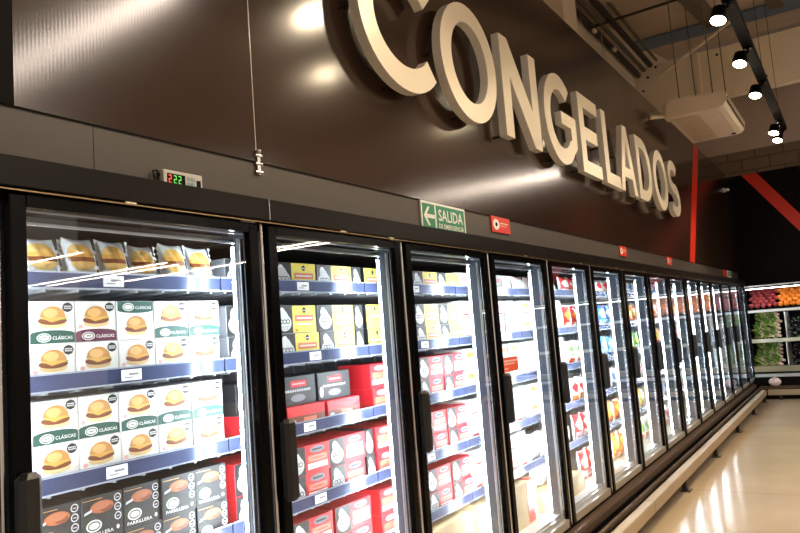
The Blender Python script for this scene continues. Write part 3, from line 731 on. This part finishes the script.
# ------------------------------------------------------------------ air conditioner
r = empty('air_conditioner', (.4, 8.1, H + 2.0)); tag(r, 'white ceiling-hung air conditioner above the far brown panels', 'air conditioner')
ya, yb = 7.42 - 8.1, 8.78 - 8.1
prof = [(-.31, 0), (.17, .0), (.215, .012), (.245, .04), (.262, .125), (.245, .145), (-.31, .19)]
m = MB(); m.prism([prof], lambda u, w, f: (u, ya if f else yb, w), ACW); m.build('casing', r)
m = MB()
for i in range(14): x0 = -.26 + 0; m.box(-.27, -.03, ya + .08 + i * .087, ya + .08 + i * .087 + .055, -.006, -.0005, mat('grille slat', (.62, .5, .39), .5))
m.box(-.275, -.02, ya + .06, ya + .066, -.008, -.0005, ACW); m.box(-.02, -.012, ya + .06, yb - .06, -.008, -.0005, ACW)
m.build('intake_grille', r)
m = MB(); m.add([(.2505, ya + .05, .052), (.2505, yb - .05, .052), (.2600, yb - .05, .104), (.2600, ya + .05, .104)], [(0, 1, 2, 3)], BLACKM)
m.box(.252, .266, ya + .05, yb - .05, .074, .082, ACW); m.build('air_outlet', r)
m = MB()
for (u, v) in ((.08, ya + .3), (.08, ya + .75), (.16, ya + .9)): m.cyl((u, v, -.003), (u, v, .001), .014, mat('pink dot', (.7, .35, .28), .5), 10)
m.box(.12, .165, yb - .12, yb - .06, -.004, .012, BLACKM); m.build('service_caps', r)
m = MB(); m.box(-.36, -.28, ya + .05, ya + .25, .02, .16, ACW, .01); m.cyl((-.33, ya + .1, .05), (-.46, ya - .1, .02), .022, ACW, 8); m.build('pipe_cover', r)
for (x, y) in ((-.2, ya + .15), (.12, ya + .15), (-.2, yb - .15), (.12, yb - .15)):
    MB().cyl((x, y, .15), (x, y, ceil_z(y + 8.1) - H - 2.0), .006, STEEL, 6).build('hanger_rod', r)

# ------------------------------------------------------------------ track and spotlights
TX = .99; TZ = H + 2.12
r = empty('lighting_track', (TX, 5, TZ)); tag(r, 'long black lighting track carrying round spotlights under the roof', 'lighting track')
MB().box(-.04, .04, -2.6, 4.58, 0, .05, BLACKM, .002).build('track_bar', r)
for y in (-1.5, .5, 2.5, 4.2): MB().cyl((0, y, .05), (0, y, ceil_z(y + 5) - TZ), .003, DARKST, 6).build('hanger_wire', r)
def make_spot():
    r = empty('spotlight')
    MB().box(-.03, .03, -.03, .03, -.018, 0, BLACK).build('adapter', r)
    m = MB(); m.cyl((0, 0, -.018), (0, 0, -.04), .010, BLACK, 8); m.box(-.07, .0, -.012, .012, -.052, -.03, BLACK); m.build('bracket', r)
    a, b = Vector((-.055, 0, -.045)), Vector((-.070, -.03, -.125))
    m = MB(); m.cyl(a, b, .052, BLACK, 20, .060); m.cyl(b, b + (b - a).normalized() * .006, .060, BLACK, 20, .057); m.build('lamp_housing', r)
    d = (b - a).normalized(); MB().cyl(b + d * .0065, b + d * .009, .050, WARML, 20).build('lamp_lens', r)
    return r
sp0 = make_spot(); AIM = Vector((-.015, -.03, -.08)).normalized()
SY = [2.0, 3.22, 5.19, 6.25, 7.30, 9.07, 9.51]
SL = ['first spotlight of the black track, nearest the viewer', 'second spotlight of the black track, above the frame', 'third spotlight of the black track, at the top of the photo', 'fourth spotlight of the black track, before the beige beam', 'fifth spotlight of the black track, lower edge of the beam',
      'sixth spotlight of the track, next to the last one', 'last spotlight at the far end of the black track']
for i, y in enumerate(SY):
    o = sp0 if i == 0 else copy_tree(sp0); o.location = (TX, y, TZ); tag(o, SL[i], 'spotlight', 'spotlights on the black track')
    ld = bpy.data.lights.new('spot_lamp', 'SPOT'); ld.energy = 62; ld.color = (1, .80, .55); ld.spot_size = math.radians(100); ld.spot_blend = .8; ld.shadow_soft_size = .05
    lo = bpy.data.objects.new('spot_lamp', ld); col.objects.link(lo); lo.location = Vector((TX, y, TZ)) + Vector((-.070, -.03, -.125)) + AIM * .015
    lo.rotation_euler = AIM.to_track_quat('-Z', 'Y').to_euler()
TX2 = 1.55
r = empty('lighting_track', (TX2, 5, TZ)); tag(r, 'second lighting track to the right, seen only as glints on the panels', 'lighting track')
MB().box(-.04, .04, -2.6, 2.0, 0, .05, BLACKM, .002).build('track_bar', r)
for y in (-1.5, 1.5): MB().cyl((0, y, .05), (0, y, ceil_z(y + 5) - TZ), .003, DARKST, 6).build('hanger_wire', r)
for y, lb in ((4.0, 'spotlight of the second track glinting below the C on the panel'), (6.0, 'spotlight of the second track glinting above the exit sign')):
    o = copy_tree(sp0); o.location = (TX2, y, TZ); tag(o, lb, 'spotlight', 'spotlights on the second track')
    lo = bpy.data.objects.new('spot_lamp', ld); col.objects.link(lo); lo.location = Vector((TX2, y, TZ)) + Vector((-.070, -.03, -.125)) + AIM * .015
    lo.rotation_euler = AIM.to_track_quat('-Z', 'Y').to_euler()
# ceiling batten lamps across the shop (mostly what the panels, panes and floor mirror; others added for room light)
def batten(x0, x1, y, z, lab, w=.06):
    r = empty('batten_lamp', ((x0 + x1) / 2, y, z)); L = (x1 - x0) / 2
    MB().box(-L, L, -w, w, .012, .06, WHITEM, .004).build('lamp_housing', r)
    MB().box(-L + .02, L - .02, -w * .8, w * .8, 0, .011, COOLL).build('lamp_tube', r)
    for x in (-L * .8, L * .8): MB().cyl((x, 0, .06), (x, 0, max(.1, ceil_z(y) - z)), .003, DARKST, 6).build('hanger_wire', r)
    tag(r, lab, 'lamp', 'batten lamps hanging across the shop')
batten(1.25, 3.6, 2.45, H + 1.98, 'batten lamp mirrored as the wide streak on the nearest brown panel')
batten(1.35, 3.8, 8.75, H + 1.95, 'batten lamp mirrored as the streak under the raised letters')
batten(4.2, 7.0, 3.4, H + 1.95, 'unseen batten lamp added far right of the aisle near the viewer')  # unseen extra lamp, added for general room light
batten(10.8, 15.6, 7.9, H + 2.0, 'batten lamp mirrored at the left of the first freezer pane', .05)
batten(11.4, 17.2, 10.3, H + 2.0, 'batten lamp mirrored low across the first freezer pane', .05)
batten(11.6, 16.9, 10.75, H + 2.0, 'batten lamp just behind the one mirrored low across the first pane', .05)
batten(6.1, 9.2, 11.35, H + 2.0, 'batten lamp just behind the one mirrored across the second pane', .05)
batten(9.6, 15.5, 11.9, H + 2.0, 'batten lamp mirrored at the right of the first freezer pane', .05)
batten(5.9, 9.4, 11.0, H + 2.0, 'batten lamp mirrored across the second freezer pane', .05)
batten(4.4, 7.2, 6.2, H + 2.05, 'unseen batten lamp added across the middle of the shop')  # another unseen lamp, added to light the room

# ------------------------------------------------------------------ produce case against the back wall
X0, X1, YF = .045, 4.6, 12.1
r = empty('produce_case', (X0, YF, 0)); tag(r, 'black open produce case with lit shelves against the back wall', 'display case')
def R_(m, nm): return m.build(nm, r)
L = X1 - X0
m = MB(); m.box(0, L, .95, 1.05, .05, H + .30, BLACKM); m.box(-.03, 0, .15, 1.0, .05, H + .33, BLACK); m.box(L, L + .03, .15, 1.0, .05, H + .33, BLACK)
m.box(0, L, .06, .95, .04, H - .98, BLACKM); R_(m, 'case_body')
m = MB(); m.box(0, L, .02, .29, H + .300, H + .32, BLACK); m.box(0, L, .27, .29, H + .32, H + .42, BLACK); m.box(0, L, .0, .02, H + .325, H + .347, WHITEM); R_(m, 'canopy')
R_(MB().box(.01, L - .01, .03, .065, H + .288, H + .299, STRIPL), 'canopy_light')
m = MB(); m.box(0, L, .11, .95, H - .03, H - .01, BLACKM); m.box(0, L, .09, .11, H - .075, H - .035, WHITEM); R_(m, 'upper_shelf')
R_(MB().box(.01, L - .01, .12, .145, H - .052, H - .040, STRIPL), 'shelf_light')
m = MB(); m.box(0, L, .16, .95, H - .545, H - .525, WHITEM); m.box(0, L, .14, .16, H - .545, H - .49, mat('clear divider', (.6, .62, .5), .2)); R_(m, 'middle_shelf')
m = MB(); m.box(.485, .495, .16, .9, H - .53, H - .09, WHITEM); m.box(.465, .475, .10, .9, H - .96, H - .55, WHITEM); R_(m, 'divider')
m = MB(); m.box(0, L, .02, .95, H - .985, H - .955, DECK); m.box(0, L, -.01, .03, H - .985, H - .90, mat('case sill', (.28, .25, .16), .3)); R_(m, 'lower_shelf')
m = MB(); m.box(0, L, -.02, .06, H - 1.065, H - 1.015, ALU, .006); R_(m, 'front_bumper')
m = MB(); m.box(0, L, .02, .06, H - 1.20, H - 1.0, BLACKM); R_(m, 'front_panel')
m = MB(); m.box(.155, L, -.10, -.03, H - 1.330, H - 1.252, BUMPER, .006); m.box(.05, L, -.03, .06, H - 1.245, H - 1.20, KICK); m.box(.0, L, .0, .06, .001, H - 1.245, BLACKM); R_(m, 'bumper')
for x in (.3, 1.4, 2.6, 3.8): R_(MB().box(x, x + .04, -.08, -.04, 0, H - 1.32, DARKST), 'bumper_post')
# fruit
def fruit(nm, c, rz=.92, dimple=True):
    m = MB(); mt = mat('skin ' + nm, c, .32, noise=.18, nscale=25)
    m.ball((0, 0, 0), .041, .041, .041 * rz, mt, 14, 9, (lambda t, p: 1 - .12 * max(0, math.sin(p)) ** 6) if dimple else None)
    m.cyl((0, 0, .03 * rz), (0, 0, .040 * rz), .003, mat('stem brown', (.08, .05, .02), .8), 5); return m.mesh(nm)
def pile(nm, me, cat, x0, x1, zlo, rows, ylo, look, grp, pitch=.0845, dz=.052, dy=.055):
    k = 0
    for rI in range(rows):
        n = 0; x = x0 + (.5 * pitch if rI % 2 else 0)
        while x < x1:
            o = bpy.data.objects.new(nm, me); col.objects.link(o); o.location = (x + random.uniform(-.004, .004), ylo + rI * dy, zlo + rI * dz); o.rotation_euler = (random.uniform(-.6, .6), random.uniform(-.6, .6), random.uniform(0, 6))
            o.rotation_euler = (random.uniform(-.5, .5), random.uniform(-.5, .5), random.uniform(0, 6))
            tag(o, '%s, %s from the left in row %s from the front' % (look, ORD[n] if n < 16 else 'far', ORD[rI]), cat, grp); n += 1; x += pitch
pile('red_apple', fruit('red_apple', (.40, .05, .06)), 'apple', .10, .46, H + .035, 6, 12.26, 'red apple', 'red apples on the top shelf')
pile('orange', fruit('orange', (.90, .26, .02), 1, False), 'orange', .50, 1.5, H + .035, 6, 12.26, 'orange fruit', 'oranges on the top shelf')
egg = MB(); EG = mat('aubergine skin', (.012, .005, .02), .15); egg.ball((0, 0, 0), .040, .055, .036, EG, 12, 8); egg.cyl((0, -.05, 0), (0, -.066, .004), .012, C['leaf'], 6, .005)
EGM = egg.mesh('aubergine')
def eggs(z0, rows, grp, where, ylo):
    for rI in range(rows):
        for n in range(4):
            o = bpy.data.objects.new('aubergine', EGM); col.objects.link(o); o.location = (.60 + n * .088 + (.044 if rI % 2 else 0) + random.uniform(-.006, .006), ylo + rI * .05, z0 + rI * .058); o.rotation_euler = (random.uniform(-.3, .3), random.uniform(-.3, .3), random.uniform(-.8, .8))
            tag(o, 'dark aubergine, %s in row %s from the front, %s bin' % (ORD[n], ORD[rI], where), 'aubergine', grp)
eggs(H - .485, 6, 'aubergines in the upper bin', 'upper', 12.32); eggs(H - .91, 6, 'aubergines in the lower bin', 'lower', 12.20)
# leafy bunches
def bunch(seed):
    rd = random.Random(seed); m = MB(); G = [mat('leaf a', (.16, .34, .04), .5), mat('leaf b', (.38, .50, .12), .5), mat('leaf c', (.07, .20, .03), .5)]; ST = mat('pale stalk', (.78, .62, .44), .5)
    for i in range(14):
        a = rd.uniform(-.35, .35); b0 = Vector((rd.uniform(-.012, .012), rd.uniform(-.012, .012), 0)); L1 = rd.uniform(.06, .10); L2 = rd.uniform(.08, .12)
        d = Vector((math.sin(a), rd.uniform(-.25, .1), 1)).normalized(); p = b0 + d * L1; m.cyl(b0, p, .0065, ST, 5, .004)
        w = rd.uniform(.006, .013); sd = Vector((math.cos(a), rd.uniform(-.6, .6), 0)).normalized(); vs = []
        for k in range(6):
            t = k / 5; c = p + d * (L2 * t) + Vector((math.sin(a) * .06 * t * t, -.05 * t * t, -.03 * t * t)); ww = w * math.sin(math.pi * min(1, .12 + t * .86)) + .001
            vs += [c - sd * ww, c + Vector((0, .006, 0)), c + sd * ww]
        fs = []
        for k in range(5):
            q = k * 3; fs += [(q, q + 1, q + 4, q + 3), (q + 1, q + 2, q + 5, q + 4)]
        m.add(vs, fs, rd.choice(G), True)
    m.cyl((0, 0, .045), (0, 0, .055), .022, mat('rubber tie', (.5, .1, .3), .5), 8)
    return m.mesh('leafy_bunch')
BM = [bunch(s) for s in range(4)]
def bunches(z0, ylo, where, rows):
    for rI in range(rows):
        for n in range(3):
            o = bpy.data.objects.new('leafy_bunch', BM[(n * 3 + rI) % 4]); col.objects.link(o)
            o.location = (.232 + n * .11 + random.uniform(-.022, .022), ylo + rI * .055, z0 + rI * .055 + .04)
            o.rotation_euler = (random.uniform(-.15, .15), -random.uniform(1.2, 1.5), random.uniform(-.2, .2))
            tag(o, 'leafy green bunch with pale stalks, %s in layer %s from the bottom, %s bin' % (ORD[n], ORD[rI], where), 'vegetable', 'leafy bunches in the %s bin' % where)
bunches(H - .50, 12.32, 'upper', 7); bunches(H - .93, 12.22, 'lower', 7)
m = MB(); PK = mat('mottled pink skin', (.78, .62, .62), .35, noise=.3, nscale=18)
m.ball((0, 0, 0), .085, .06, .065, PK, 18, 12, lambda t, p: 1 + .035 * math.sin(5 * t) * math.cos(3 * p)); m.cyl((.0, -.0, .058), (0, 0, .072), .014, C['badge'], 8)
o = m.build('pink_cabbage', None, (.31, 12.055, H - 1.135)); tag(o, 'round pink and white cabbage resting on the ledge below the produce case', 'cabbage')

# ------------------------------------------------------------------ world, camera
w = bpy.data.worlds.new('shop_ambient'); scn.world = w; w.use_nodes = True
bg = w.node_tree.nodes['Background']; bg.inputs[0].default_value = (1.0, .80, .60, 1); bg.inputs[1].default_value = .40
yaw, pit, roll, f = 0.573387773, .0981388514, -.0767689761, 697.406
fw = Vector((-math.sin(yaw) * math.cos(pit), math.cos(yaw) * math.cos(pit), math.sin(pit))); rt = Vector((math.cos(yaw), math.sin(yaw), 0)); up = rt.cross(fw)
c, s = math.cos(roll), math.sin(roll); r2 = c * rt + s * up; u2 = -s * rt + c * up
cam = bpy.data.cameras.new('camera'); co = bpy.data.objects.new('camera', cam); col.objects.link(co)
M = Matrix(((r2.x, u2.x, -fw.x, 1.48865), (r2.y, u2.y, -fw.y, 0), (r2.z, u2.z, -fw.z, H), (0, 0, 0, 1))); co.matrix_world = M
cam.sensor_width = 36; cam.lens = f / 800 * 36; cam.clip_start = .05; cam.clip_end = 60
scn.camera = co
vs = scn.view_settings; vs.view_transform = 'Standard'; vs.look = 'None'; vs.exposure = .75; vs.gamma = 1; vs.use_curve_mapping = False
